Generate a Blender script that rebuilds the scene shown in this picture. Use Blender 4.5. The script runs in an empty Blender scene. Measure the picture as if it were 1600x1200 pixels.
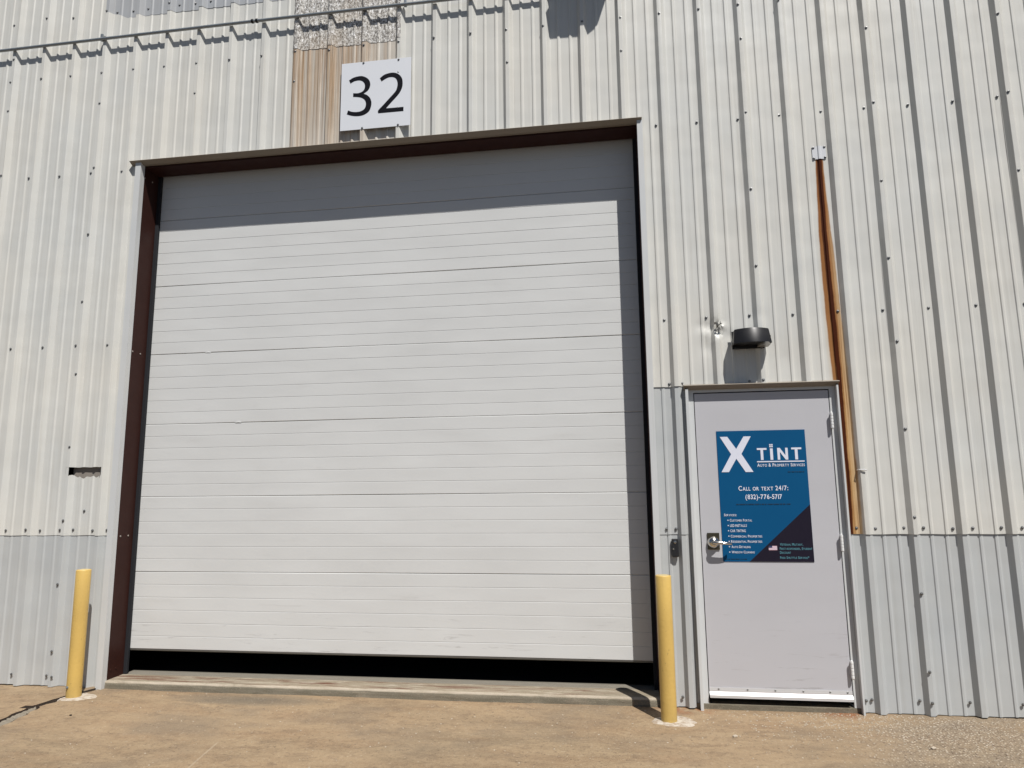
import bpy, bmesh, math, random
from mathutils import Vector, Matrix
from math import radians, sin, cos, pi
random.seed(7)
SC = bpy.context.scene
COL = SC.collection

# ------------------------------------------------------------------ camera
cam_d = bpy.data.cameras.new("camera"); cam = bpy.data.objects.new("camera", cam_d); COL.objects.link(cam)
cam_d.sensor_width = 36; cam_d.lens = 24.136; cam_d.clip_start = 0.05; cam_d.clip_end = 2000
RX, UP, FW = Vector((0.98945, 0.14449, -0.0107)), Vector((0.0325, -0.14942, 0.98824)), Vector((-0.14119, 0.97816, 0.15254))
CP = Vector((-1.3554, -5.0935, 1.4812))
cam.matrix_world = Matrix(((RX.x, UP.x, -FW.x, CP.x), (RX.y, UP.y, -FW.y, CP.y), (RX.z, UP.z, -FW.z, CP.z), (0, 0, 0, 1)))
SC.camera = cam
# ------------------------------------------------------------------ light
SUN = Vector((-0.64, 1.0, -1.88)).normalized()          # direction the light travels
w = bpy.data.worlds.new("World"); SC.world = w; w.use_nodes = True
nt = w.node_tree; bg = nt.nodes["Background"]; sky = nt.nodes.new("ShaderNodeTexSky")
sky.sky_type = 'NISHITA'; sky.sun_disc = False
sky.sun_elevation = math.asin(-SUN.z); sky.sun_rotation = math.atan2(-SUN.x, -SUN.y)
sky.air_density = 0.75; sky.dust_density = 0.4; sky.ozone_density = 0.6
nt.links.new(sky.outputs[0], bg.inputs[0]); bg.inputs[1].default_value = 0.05
sd = bpy.data.lights.new("sun", 'SUN'); so = bpy.data.objects.new("sun", sd); COL.objects.link(so)
sd.energy = 5.0; sd.angle = radians(0.53); sd.color = (1.0, 0.965, 0.915)
so.rotation_euler = SUN.to_track_quat('-Z', 'Y').to_euler(); so.location = (3, -6, 9)
SC.view_settings.view_transform = 'Standard'; SC.view_settings.look = 'None'
SC.view_settings.exposure = 0.06; SC.view_settings.gamma = 1

# ------------------------------------------------------------------ materials
class NT:
    def __init__(s, name, rough=0.5, metal=0.0, spec=0.5):
        s.m = bpy.data.materials.new(name); s.m.use_nodes = True
        s.t = s.m.node_tree; s.b = s.t.nodes["Principled BSDF"]
        s.b.inputs['Roughness'].default_value = rough; s.b.inputs['Metallic'].default_value = metal
        s.b.inputs['Specular IOR Level'].default_value = spec
        s.co = s.t.nodes.new("ShaderNodeTexCoord").outputs['Object']
    def n(s, t, **k):
        o = s.t.nodes.new("ShaderNode" + t)
        for a, b in k.items(): setattr(o, a, b)
        return o
    def L(s, a, b): s.t.links.new(a, b)
    def put(s, sock, v):
        if isinstance(v, (int, float)): sock.default_value = v
        elif isinstance(v, tuple): sock.default_value = v if len(v) == len(sock.default_value) else v + (1,)
        else: s.L(v, sock)
    def mp(s, sc=(1, 1, 1), loc=(0, 0, 0)):
        o = s.n("Mapping"); o.inputs['Scale'].default_value = sc; o.inputs['Location'].default_value = loc
        s.L(s.co, o.inputs[0]); return o.outputs[0]
    def noise(s, scale, sc=(1, 1, 1), det=4, rough=.55, loc=(0, 0, 0), dist=0):
        o = s.n("TexNoise"); s.L(s.mp(sc, loc), o.inputs['Vector'])
        o.inputs['Scale'].default_value = scale; o.inputs['Detail'].default_value = det
        o.inputs['Roughness'].default_value = rough; o.inputs['Distortion'].default_value = dist
        return o.outputs[0]
    def voro(s, scale, sc=(1, 1, 1), out='Distance'):
        o = s.n("TexVoronoi"); s.L(s.mp(sc), o.inputs['Vector']); o.inputs['Scale'].default_value = scale
        return o.outputs[out]
    def rng(s, v, a, b, c=0., d=1., smooth=False):
        o = s.n("MapRange"); 
        if smooth: o.interpolation_type = 'SMOOTHSTEP'
        s.put(o.inputs[0], v)
        for i, q in enumerate((a, b, c, d)): s.put(o.inputs[i + 1], q)
        return o.outputs[0]
    def math(s, op, a, b=0.):
        o = s.n("Math", operation=op); s.put(o.inputs[0], a); s.put(o.inputs[1], b); return o.outputs[0]
    def mix(s, f, a, b, bt='MIX'):
        o = s.n("Mix", data_type='RGBA', blend_type=bt)
        s.put(o.inputs[0], f); s.put(o.inputs[6], a); s.put(o.inputs[7], b); return o.outputs[2]
    def xyz(s):
        o = s.n("SeparateXYZ"); s.L(s.co, o.inputs[0]); return o.outputs
    def bump(s, h, dist, st=1.0):
        o = s.n("Bump"); s.put(o.inputs['Height'], h); o.inputs['Distance'].default_value = dist
        o.inputs['Strength'].default_value = st
        s.L(o.outputs[0], s.b.inputs['Normal']); return o
    def done(s, col=None, rough=None):
        if col is not None: s.put(s.b.inputs['Base Color'], col)
        if rough is not None: s.put(s.b.inputs['Roughness'], rough)
        return s.m
    def between(s, v, lo, hi, soft):
        return s.math('MULTIPLY', s.rng(v, s.math('SUBTRACT', lo, soft), s.math('ADD', lo, soft)),
                      s.rng(v, s.math('SUBTRACT', hi, soft), s.math('ADD', hi, soft), 1., 0.))

def plain(name, col, rough=.5, metal=0., var=.12, scale=30, spec=.5):
    k = NT(name, rough, metal, spec)
    c2 = tuple(x * (1 - var) for x in col)
    return k.done(k.mix(k.noise(scale), col, c2), k.rng(k.noise(scale * .7), .3, .7, rough * .85, min(1, rough * 1.15)))

def paint(name, col, dirt=(.30, .27, .22), amt=.35, bumpy=1.0, rough=.42, special=None):
    """aged painted sheet steel: rain streaks, patchy chalking, soft oil-canning"""
    k = NT(name, rough, 0, .45)
    st = k.noise(1, (38, 38, .9), 5, .6)                 # fine vertical streaks
    st2 = k.noise(1, (9, 9, .35), 3, .5, (3, 0, 7))
    pa = k.noise(1.1, (1, 1, .8), 4, .55, (11, 0, 2))
    c = k.mix(k.rng(pa, .35, .7), col, tuple(a * b for a, b in zip(col, (.90, .93, .97))))
    c = k.mix(k.math('MULTIPLY', k.rng(st, .52, .78), amt), c, tuple(a * .45 + b * .5 for a, b in zip(col, dirt)))
    c = k.mix(k.math('MULTIPLY', k.rng(st2, .5, .8), amt * .6), c, tuple(a * .8 for a in col))
    sp = k.noise(120, (1, 1, 1), 3, .7)
    c = k.mix(k.math('MULTIPLY', k.rng(sp, .66, .8), amt * .7), c, dirt)
    if special: c = special(k, c)
    wob = k.noise(1, (1.6, 1, 2.2), 2, .5, (0, 0, 5)); fin = k.noise(14, (1, 1, .7), 3, .6)
    h = k.math('ADD', wob, k.math('MULTIPLY', fin, .035))
    k.bump(h, .012 * bumpy)
    return k.done(c, k.rng(pa, .3, .7, rough - .06, rough + .12))

CREAM = (.645, .632, .585)
GREYP = (.485, .495, .487)
def curve(k, v, pts, lo, hi):
    """piecewise curve through points (t, value), values scaled between lo and hi"""
    o = k.n("FloatCurve"); cv = o.mapping.curves[0]
    pts = sorted(pts)
    cv.points[0].location = (pts[0][0], (pts[0][1] - lo) / (hi - lo)); cv.points[1].location = (pts[-1][0], (pts[-1][1] - lo) / (hi - lo))
    for t, q in pts[1:-1]: cv.points.new(t, (q - lo) / (hi - lo))
    o.mapping.update(); k.L(v, o.inputs['Value'])
    return k.rng(o.outputs[0], 0, 1, lo, hi)
def rust(k, c):
    x, y, z = k.xyz()
    t = k.rng(z, 1.15, 3.89)
    T = lambda zz: (zz - 1.15) / 2.74
    wig = k.math('MULTIPLY', k.math('SUBTRACT', k.noise(1, (1, 1, 5), 3, .5), .5), .012)
    wig2 = k.math('MULTIPLY', k.math('SUBTRACT', k.noise(1, (1, 1, 30), 3, .6, (0, 0, 4)), .5), .004)
    X = k.math('ADD', k.math('ADD', x, wig), wig2)
    lo = curve(k, t, [(0, .226), (T(1.75), .226), (T(2.38), .207), (T(2.76), .198), (T(3.15), .196), (T(3.64), .207), (1, .216)], .15, .35)
    hi = curve(k, t, [(0, .315), (T(1.75), .314), (T(2.38), .310), (T(2.76), .300), (T(3.15), .291), (T(3.64), .272), (1, .270)], .15, .35)
    dl = curve(k, t, [(0, .240), (T(1.75), .247), (T(2.38), .238), (T(2.76), .231), (T(3.15), .226), (T(3.64), .225), (1, .229)], .15, .35)
    dh = curve(k, t, [(0, .256), (T(1.75), .265), (T(2.38), .266), (T(2.76), .260), (T(3.15), .252), (T(3.64), .252), (1, .258)], .15, .35)
    below = k.rng(z, 3.893, 3.897, 1., 0.)
    out = k.math('MULTIPLY', k.between(X, lo, hi, .004), below)
    halo = k.math('MULTIPLY', k.between(X, k.math('SUBTRACT', lo, .012), k.math('ADD', hi, .008), .014), below)
    core = k.math('MULTIPLY', k.between(X, k.math('SUBTRACT', dl, .0045), k.math('ADD', dh, .0035), .004), below)
    stripes = k.noise(1, (230, 1, 1.6), 5, .7)
    patch = k.noise(1, (75, 1, 1.1), 5, .7)
    org = k.mix(k.rng(z, 3.6, 1.9), k.mix(k.rng(stripes, .35, .65), (.17, .055, .016), (.38, .165, .055)), k.mix(k.rng(stripes, .35, .65), (.40, .20, .06), (.60, .41, .20)))
    g = k.rng(X, dh, hi)
    pale = k.math('MULTIPLY', k.math('MULTIPLY', k.rng(g, .15, .75), k.rng(z, 3.6, 2.4, .15, 1.)), k.rng(stripes, .25, .6, .45, 1.))
    org = k.mix(pale, org, (.60, .44, .26))
    org = k.mix(k.math('MULTIPLY', k.rng(g, .30, .02), .6), org, (.26, .10, .03))
    org = k.mix(k.rng(patch, .47, .66), org, (.27, .12, .045))
    c = k.mix(k.math('MULTIPLY', halo, k.rng(z, 3.5, 2.6, .1, .55)), c, (.56, .44, .31))
    c = k.mix(out, c, org)
    rg = k.math('ADD', k.b.inputs['Roughness'].default_value, 0.); k.put(k.b.inputs['Specular IOR Level'], k.rng(out, 0, 1, .45, .08))
    return k.mix(core, c, k.mix(k.rng(stripes, .3, .7), (.030, .008, .004), (.085, .022, .008)))
def tanstain(k, c):
    x, y, z = k.xyz()
    s1 = k.noise(1, (55, 1, .5), 5, .7); s2 = k.noise(1, (14, 1, .4), 3, .6, (5, 0, 0)); s3 = k.noise(1, (160, 1, 1.2), 3, .7)
    fade = k.math('MULTIPLY', k.rng(z, 4.25, 5.0, .5, 1.05), k.math('MULTIPLY', k.rng(k.math('ADD', x, k.math('MULTIPLY', s2, .5)), -2.75, -3.35, .35, 1.), k.rng(x, -3.01, -3.03)))
    c = k.mix(k.math('MULTIPLY', k.rng(s2, .25, .62), fade), c, (.50, .38, .26))
    c = k.mix(k.math('MULTIPLY', k.rng(s1, .47, .60), k.math('MULTIPLY', fade, .9)), c, (.31, .185, .095))
    c = k.mix(k.math('MULTIPLY', k.rng(s3, .50, .66), k.math('MULTIPLY', fade, .85)), c, (.16, .135, .11))
    s4 = k.noise(1, (32, 1, .8), 4, .7, (9, 0, 3)); c = k.mix(k.math('MULTIPLY', k.rng(s4, .56, .66), k.math('MULTIPLY', fade, .6)), c, (.62, .58, .50))
    return c
M = {}
M['cream'] = paint('cream_painted_steel', CREAM, amt=.45)
M['rusty'] = paint('cream_steel_with_rust_run', CREAM, special=rust)
M['tan'] = paint('cream_steel_tan_stained', CREAM, special=tanstain)
M['grey'] = paint('pale_grey_painted_steel', GREYP, amt=.28)
M['patchgrey'] = paint('grey_painted_steel', (.41, .42, .43), amt=.4)
M['trimgrey'] = paint('light_grey_trim_steel', (.605, .61, .60), amt=.2, bumpy=.4)
M['taupe'] = paint('shade_darkened_taupe_trim', (.235, .20, .16), amt=.3, bumpy=.4)  # trim colour darkened and browned to deepen its shaded underside
M['brown'] = plain('brown_primer_steel', (.040, .0135, .010), .55, 0, .35, 9, spec=.2)
M['black_rubber'] = plain('black_rubber', (.022, .023, .027), .8, spec=.2)
M['dark'] = plain('dark_interior', (.02, .02, .02), .95, spec=.05)  # near-black stands in for the unlit interior; the dark pebble shares it
M['screw'] = plain('zinc_screw', (.24, .24, .24), .42, .7, .3, 200)
M['screw_br'] = plain('pale_bolt', (.38, .33, .30), .5, .3)
M['galv'] = plain('galvanised_conduit', (.33, .36, .38), .38, .55, .2, 14)
M['darkmetal'] = plain('dark_bronze_metal', (.014, .014, .016), .42, .2, .2, 20)
M['lens'] = plain('prismatic_lens', (.20, .19, .17), .3)
M['signw'] = plain('white_sign_face', (.73, .75, .79), .35, 0, .03, 3)
M['ink'] = plain('black_vinyl', (.006, .006, .010), .6, spec=.12)
M['blue'] = None
M['white_ink'] = plain('white_print', (.72, .74, .84), .45, 0, .02)
M['teal_ink'] = plain('teal_print', (.10, .28, .34), .45, 0, .1)
M['navy'] = plain('dark_navy_print', (.017, .014, .026), .5, spec=.12)
M['dimink'] = plain('dim_navy_print', (.014, .045, .095), .4)
M['pink'] = plain('faded_red_print', (.62, .30, .34), .5)
M['alu'] = plain('mill_aluminium', (.66, .66, .67), .4, .25, .06, 60)
M['chrome'] = plain('satin_chrome', (.62, .60, .56), .2, 1.0, .12, 40)
M['steelplate'] = plain('dull_brass_plate', (.16, .14, .10), .3, .85, .4, 70)
M['blackplastic'] = plain('black_plastic', (.02, .02, .022), .35)
M['white_plate'] = paint('white_flashing', (.64, .65, .67), amt=.12, bumpy=.3)

def _blue():
    k = NT('blue_poster_print', .5, 0, .12)
    c = k.mix(k.noise(2.2, (1, 1, 1), 3), (.003, .070, .185), (.004, .088, .215))
    k.bump(k.noise(3, (1, 1, 1), 2), .003, .6)
    return k.done(c)
M['blue'] = _blue()
def _door(name, col, sc=1.0):
    k = NT(name, .45, 0, .4)
    n1 = k.noise(1.2, (1, 1, 1), 4); n2 = k.noise(60, (1, 1, 1), 3, .7); n3 = k.noise(1, (3, 1, 14), 4, .65)
    c = k.mix(k.rng(n1, .3, .7), col, tuple(a * .94 for a in col))
    c = k.mix(k.math('MULTIPLY', k.rng(n2, .68, .78), .25), c, tuple(a * .55 for a in col))
    c = k.mix(k.math('MULTIPLY', k.rng(n3, .6, .8), .10), c, (.36, .33, .29))
    x, y, z = k.xyz()
    sc1 = k.noise(1, (2.5, 1, 26), 5, .7, (2, 0, 9), .6)
    c = k.mix(k.math('MULTIPLY', k.math('MULTIPLY', k.rng(sc1, .60, .70), k.rng(z, .75, .2)), .5), c, (.22, .20, .19))
    k.bump(k.math('ADD', k.noise(.9, (1, 1, 2.5), 2), k.math('MULTIPLY', k.noise(240, (1, 1, .5), 2), .006)), .010 * sc)
    return k.done(c, k.rng(n1, .3, .7, .4, .52))
M['ohdoor'] = _door('white_door_steel', (.645, .652, .645))
M['entry'] = _door('pale_lilac_grey_door_paint', (.505, .503, .53), .5)
def _sky():
    k = NT('frosted_fibreglass', .55)
    a = k.noise(1, (78, 78, 48), 4, .8, dist=.6); b = k.noise(1, (52, 52, 30), 3, .7, (4, 0, 1), .6); d = k.noise(2, (1, 1, .6), 3)
    c = k.mix(k.rng(a, .44, .56), (.13, .115, .10), (.66, .64, .60))
    c = k.mix(k.rng(b, .56, .64), c, (.92, .92, .92))
    c = k.mix(k.math('MULTIPLY', k.rng(d, .5, .7), .45), c, (.42, .30, .18))
    k.bump(a, .004); return k.done(c)
M['sky'] = _sky()
def _yellow():
    k = NT('yellow_bollard_paint', .42, 0, .4)
    n1 = k.noise(5, (1, 1, .4), 4); n2 = k.noise(45, (1, 1, .6), 3, .7)
    c = k.mix(k.rng(n1, .35, .7), (.64, .435, .125), (.56, .38, .115))
    c = k.mix(k.math('MULTIPLY', k.rng(n2, .67, .73), .6), c, (.24, .16, .07))
    c = k.mix(k.math('MULTIPLY', k.rng(k.noise(1, (24, 24, 2.2), 4, .6), .56, .72), .35), c, (.36, .23, .08))
    x, y, z = k.xyz()
    c = k.mix(k.math('MULTIPLY', k.rng(z, .16, .0), k.rng(n1, .35, .65, .1, .8)), c, (.38, .27, .10))
    k.bump(k.noise(60), .002); return k.done(c)
M['yellow'] = _yellow()
M['yellow_edge'] = plain('worn_yellow_cap', (.60, .48, .24), .6, 0, .35, 60)
def SCR_X(k, y): return k.math('ADD', k.math('MULTIPLY', k.math('ADD', y, 1.0), SCRK), SCR0)
SCRK, SCR0 = -.12, -3.80
def concrete(name, kind):
    k = NT(name, .82, 0, .3)
    x, y, z = k.xyz()
    big = k.noise(.9, (.55, 1.4, 1), 5, .6, (3, 1, 0), .8)
    mid = k.noise(3.2, (.35, 1.7, 1), 5, .65, (0, 8, 0), .5)
    brush = k.noise(1, (7, 75, 7), 5, .75); grit = k.noise(42, (1, 1, 1), 5, .75); blot = k.noise(9, (.7, 1.3, 1), 5, .7, (2, 2, 2), .5)
    fine = k.noise(150, (1, 1, 1), 4, .75)
    if kind == 'apron':
        c = k.mix(k.rng(big, .36, .66), (.320, .226, .136), (.238, .180, .113))
        c = k.mix(k.rng(mid, .45, .68), c, (.345, .25, .152))
        c = k.mix(k.math('MULTIPLY', k.rng(mid, .52, .30), .55), c, (.285, .185, .105))
        c = k.mix(k.math('MULTIPLY', k.rng(blot, .5, .66), .5), c, (.365, .272, .170))
        c = k.mix(k.math('MULTIPLY', k.rng(blot, .48, .36), .45), c, (.165, .115, .075))
        c = k.mix(k.math('MULTIPLY', k.rng(grit, .55, .70), .45), c, (.40, .31, .205))
        c = k.mix(k.math('MULTIPLY', k.rng(grit, .46, .34), .5), c, (.13, .095, .065))
        # grey scuffs at the left and middle
        g = k.noise(1.5, (.8, 1.2, 1), 4, .6, (9, 3, 0))
        c = k.mix(k.math('MULTIPLY', k.rng(g, .50, .68), .55), c, (.19, .15, .108))
        # dark soot patch in front of the sill
        d = k.math('ADD', k.math('POWER', k.math('MULTIPLY', k.math('ADD', x, 4.05), 1.5), 2.), k.math('POWER', k.math('MULTIPLY', k.math('ADD', y, .13), 8.), 2.))
        c = k.mix(k.math('MULTIPLY', k.rng(d, 1.1, .0), k.rng(mid, .3, .7, .35, .95)), c, (.10, .095, .08))
        ln = k.math('MULTIPLY', k.rng(k.math('ABSOLUTE', k.math('SUBTRACT', x, SCR_X(k, y))), .009, .003), k.between(y, -1.40, -.90, .03))
        c = k.mix(k.math('MULTIPLY', ln, .35), c, (.50, .42, .32))
        # loose exposed aggregate towards the right
        v = k.n("TexVoronoi"); k.L(k.mp((1, 1, 1)), v.inputs['Vector']); v.inputs['Scale'].default_value = 58
        stone = k.rng(v.outputs['Distance'], .48, .22)
        hue = k.n("SeparateColor"); k.L(v.outputs['Color'], hue.inputs[0])
        sc_ = k.mix(k.rng(hue.outputs[0], .25, .9), (.16, .11, .075), (.62, .52, .40))
        zone = k.math('MULTIPLY', k.rng(k.math('ADD', x, k.math('MULTIPLY', k.noise(1.6, loc=(1, 5, 0)), 1.2)), .35, .95), k.rng(k.math('ADD', k.math('MULTIPLY', x, -.30), k.math('ADD', y, k.math('MULTIPLY', k.noise(2.4, det=5), .5))), -.08, .04, 1., 0.))
        zone = k.math('MULTIPLY', zone, k.rng(k.noise(2.6, det=4, loc=(7, 2, 0)), .34, .50, .25, 1.))
        c = k.mix(k.math('MULTIPLY', stone, k.math('MULTIPLY', zone, .8)), k.mix(k.math('MULTIPLY', zone, .45), c, (.21, .18, .14)), sc_)
        sparse = k.math('MULTIPLY', k.rng(hue.outputs[1], .90, .93), stone)
        c = k.mix(k.math('MULTIPLY', sparse, .22), c, (.56, .48, .38))
        dk = k.math('MULTIPLY', k.rng(hue.outputs[2], .965, .975), stone)
        c = k.mix(k.math('MULTIPLY', dk, .6), c, (.10, .07, .05))
        # rust bleeding at the entry threshold and beside the right bollard
        r = k.math('MULTIPLY', k.rng(y, -.16, -.02), k.math('ADD', k.between(x, .02, .20, .08), k.between(x, -1.10, -.75, .08)))
        c = k.mix(k.math('MULTIPLY', r, k.rng(k.noise(9, det=5), .42, .6)), c, (.26, .09, .03))
        hb = k.math('ADD', k.math('MULTIPLY', stone, k.math('MULTIPLY', zone, .6)), k.math('MULTIPLY', fine, .35))
        k.bump(k.math('ADD', hb, k.math('ADD', k.math('MULTIPLY', grit, .6), k.math('MULTIPLY', brush, .3))), .007)
    else:
        c = k.mix(k.rng(big, .36, .66), (.30, .25, .18), (.21, .185, .14))
        wht = k.noise(1, (5, 34, 20), 5, .7, (1, 2, 6), .6)
        c = k.mix(k.math('MULTIPLY', k.rng(wht, .48, .62), .7), c, (.47, .415, .33))
        br = k.noise(1, (2.2, 26, 8), 5, .7, (7, 0, 0), .4)
        c = k.mix(k.math('MULTIPLY', k.rng(br, .50, .62), k.math('MULTIPLY', k.rng(y, .0, .05), k.rng(y, .22, .17))), c, (.15, .075, .048))
        c = k.mix(k.math('MULTIPLY', k.rng(y, .19, .21), .8), c, (.20, .19, .165))
        c = k.mix(k.math('MULTIPLY', k.rng(y, .028, .012), k.rng(k.noise(1, (3, 1, 1), 4, .6), .3, .55, .1, .8)), c, (.46, .40, .32))
        # front face darker below its top edge, pale arris
        c = k.mix(k.math('MULTIPLY', k.rng(z, .043, .036), k.rng(k.noise(1, (4, 1, 50), 4, .6), .3, .6, .75, 1.)), c, (.15, .135, .10))
        c = k.mix(k.math('MULTIPLY', k.rng(fine, .62, .72), .5), c, (.15, .12, .09))
        k.bump(k.math('ADD', k.math('MULTIPLY', fine, .5), wht), .006)
    if kind == 'apron':
        yard = k.rng(y, -2.42, -2.40, 1., 0.)          # unseen ground past the apron, added as dark asphalt to cut bounce light
        c = k.mix(yard, c, (.05, .05, .052))
    c = k.mix(k.math('MULTIPLY', k.rng(brush, .5, .75), .30), c, (.19, .13, .085))
    c = k.mix(k.math('MULTIPLY', k.rng(fine, .54, .72), .42 if kind != 'apron' else k.math('MULTIPLY', k.rng(y, -2.42, -2.40), .26)), c, (.55, .45, .33))
    c = k.mix(k.math('MULTIPLY', k.rng(fine, .44, .30), .42), c, (.11, .08, .055))
    return k.done(c)
M['apron'] = concrete('brown_stained_concrete', 'apron')
M['sill'] = concrete('worn_grey_concrete', 'sill')
def _mortar():
    k = NT('white_mortar', .9)
    c = k.mix(k.rng(k.noise(22, det=5, rough=.7), .44, .66), (.50, .45, .38), (.30, .22, .15))
    k.bump(k.noise(80, det=4), .004); return k.done(c)
M['mortar'] = _mortar()
M['stone'] = plain('pale_pebble', (.55, .47, .37), .8, 0, .4, 50)

# ------------------------------------------------------------------ mesh helpers
def mesh_obj(name, verts, faces, mat, parent=None, smooth=False):
    me = bpy.data.meshes.new(name); me.from_pydata([tuple(v) for v in verts], [], faces); me.update()
    bm = bmesh.new(); bm.from_mesh(me); bmesh.ops.recalc_face_normals(bm, faces=bm.faces) if smooth != 'keep' else None
    bm.to_mesh(me); bm.free()
    if mat: me.materials.append(M[mat] if isinstance(mat, str) else mat)
    if smooth is True:
        for p in me.polygons: p.use_smooth = True
    o = bpy.data.objects.new(name, me); COL.objects.link(o)
    if parent: attach(o, parent)
    return o
def attach(o, parent):
    o.parent = parent
    m = Matrix.Translation(parent['_loc']) if '_loc' in parent.keys() else Matrix.Identity(4)
    o.matrix_parent_inverse = m.inverted()
def empty(name, loc):
    o = bpy.data.objects.new(name, None); COL.objects.link(o); o.location = loc; o['_loc'] = loc; o.empty_display_size = .1
    return o
def tag(o, label, cat=None, group=None, kind=None):
    if label: o['label'] = label
    if cat: o['category'] = cat
    if group: o['group'] = group
    if kind: o['kind'] = kind
    return o
class MB:
    def __init__(s): s.v = []; s.f = []
    def add(s, v, f):
        n = len(s.v); s.v += [tuple(a) for a in v]; s.f += [tuple(i + n for i in q) for q in f]; return s
    def box(s, x0, x1, y0, y1, z0, z1, bev=0):
        if bev:
            bm = bmesh.new(); bmesh.ops.create_cube(bm, size=1)
            for v in bm.verts: v.co = Vector(((x0 + x1) / 2 + v.co.x * (x1 - x0), (y0 + y1) / 2 + v.co.y * (y1 - y0), (z0 + z1) / 2 + v.co.z * (z1 - z0)))
            bmesh.ops.bevel(bm, geom=bm.edges[:], offset=bev, segments=2, affect='EDGES', profile=.6)
            bm.verts.index_update()
            s.add([v.co.copy() for v in bm.verts], [[v.index for v in f.verts] for f in bm.faces]); bm.free(); return s
        v = [(x, y, z) for x in (x0, x1) for y in (y0, y1) for z in (z0, z1)]
        return s.add(v, [(0, 1, 3, 2), (4, 6, 7, 5), (0, 4, 5, 1), (2, 3, 7, 6), (0, 2, 6, 4), (1, 5, 7, 3)])
    def prism(s, poly, y0, y1):
        """xz polygon extruded in y"""
        n = len(poly); v = [(x, y0, z) for x, z in poly] + [(x, y1, z) for x, z in poly]
        return s.add(v, [tuple(range(n)), tuple(range(2 * n - 1, n - 1, -1))] + [(i, (i + 1) % n, n + (i + 1) % n, n + i) for i in range(n)])
    def prism_z(s, poly, z0, z1):
        n = len(poly); v = [(x, y, z0) for x, y in poly] + [(x, y, z1) for x, y in poly]
        return s.add(v, [tuple(range(n)), tuple(range(2 * n - 1, n - 1, -1))] + [(i, (i + 1) % n, n + (i + 1) % n, n + i) for i in range(n)])
    def lathe(s, c, prof, axis='z', n=24):
        """prof: (r, h) list"""
        base = len(s.v); v = []
        for r, h in prof:
            for i in range(n):
                a = 2 * pi * i / n; p, q = r * cos(a), r * sin(a)
                v.append({'z': (c[0] + p, c[1] + q, c[2] + h), 'y': (c[0] + p, c[1] + h, c[2] + q), 'x': (c[0] + h, c[1] + p, c[2] + q)}[axis])
        f = [(j * n + i, j * n + (i + 1) % n, (j + 1) * n + (i + 1) % n, (j + 1) * n + i) for j in range(len(prof) - 1) for i in range(n)]
        f += [tuple(range(n)), tuple((len(prof) - 1) * n + i for i in range(n))]
        return s.add(v, f)
    def tube(s, pts, rad, n=10):
        pts = [Vector(p) for p in pts]; v = []
        for i, p in enumerate(pts):
            d = (pts[min(i + 1, len(pts) - 1)] - pts[max(i - 1, 0)]).normalized()
            a = d.orthogonal().normalized() if i == 0 else (a - d * a.dot(d)).normalized()
            b = d.cross(a); r = rad[i] if isinstance(rad, (list, tuple)) else rad
            v += [p + (a * cos(2 * pi * j / n) + b * sin(2 * pi * j / n)) * r for j in range(n)]
        f = [(i * n + j, i * n + (j + 1) % n, (i + 1) * n + (j + 1) % n, (i + 1) * n + j) for i in range(len(pts) - 1) for j in range(n)]
        f += [tuple(range(n)), tuple((len(pts) - 1) * n + j for j in range(n))]
        return s.add(v, f)
    def build(s, name, mat, parent=None, smooth=False): return mesh_obj(name, s.v, s.f, mat, parent, smooth)
def autosmooth(o, ang=35):
    me = o.data
    bm = bmesh.new(); bm.from_mesh(me)
    for f in bm.faces: f.smooth = True
    for e in bm.edges:
        if len(e.link_faces) == 2 and e.calc_face_angle(0) > radians(ang): e.smooth = False
    bm.to_mesh(me); bm.free(); return o

# ------------------------------------------------------------------ building
R = 0.3048; H = 0.037
B = empty('metal_warehouse', (-2.0, 0.0, 0.0))
tag(B, 'cream ribbed metal warehouse wall with a big roll door and a small entry door', 'building')

def corner(pts, r=.0024):
    """round the corners of a polyline (x, y)"""
    out = [pts[0]]
    for a, b, c in zip(pts, pts[1:], pts[2:]):
        a, b, c = Vector(a), Vector(b), Vector(c)
        p = b + (a - b).normalized() * min(r, (a - b).length * .45); q = b + (c - b).normalized() * min(r, (c - b).length * .45)
        out += [tuple(p), tuple(p * .25 + b * .5 + q * .25), tuple(q)]
    return out + [pts[-1]]
PER = [(0, 0), (.023, -H), (.054, -H), (.082, 0), (.138, 0), (.1425, -.007), (.156, -.007), (.166, 0), (.233, 0), (.2375, -.007), (.251, -.007), (.261, 0)]
def profile(x0, x1, step=None):
    k0 = int(math.floor(x0 / R)) - 1; k1 = int(math.ceil(x1 / R)) + 1
    P = [(k * R + a, b) for k in range(k0, k1 + 1) for a, b in PER]
    P = corner(P)
    def yat(x):
        for (a, ya), (b, yb) in zip(P, P[1:]):
            if a <= x <= b: return ya + (yb - ya) * (x - a) / max(b - a, 1e-9)
        return 0
    out = [(x0, yat(x0))] + [p for p in P if x0 + 1e-4 < p[0] < x1 - 1e-4] + [(x1, yat(x1))]
    if step:
        o2 = []
        for a, b in zip(out, out[1:]):
            n = max(1, int((b[0] - a[0]) / step))
            o2 += [(a[0] + (b[0] - a[0]) * i / n, a[1] + (b[1] - a[1]) * i / n) for i in range(n)]
        out = o2 + [out[-1]]
    return out
def yprof(x):
    u = x - math.floor(x / R) * R
    P = PER + [(R, 0)]
    for (a, ya), (b, yb) in zip(P, P[1:]):
        if a <= u <= b: return ya + (yb - ya) * (u - a) / (b - a)
    return 0
def gauss(x, z, cx, cz, sx, sz): return math.exp(-((x - cx) / sx) ** 2 - ((z - cz) / sz) ** 2)
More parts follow.
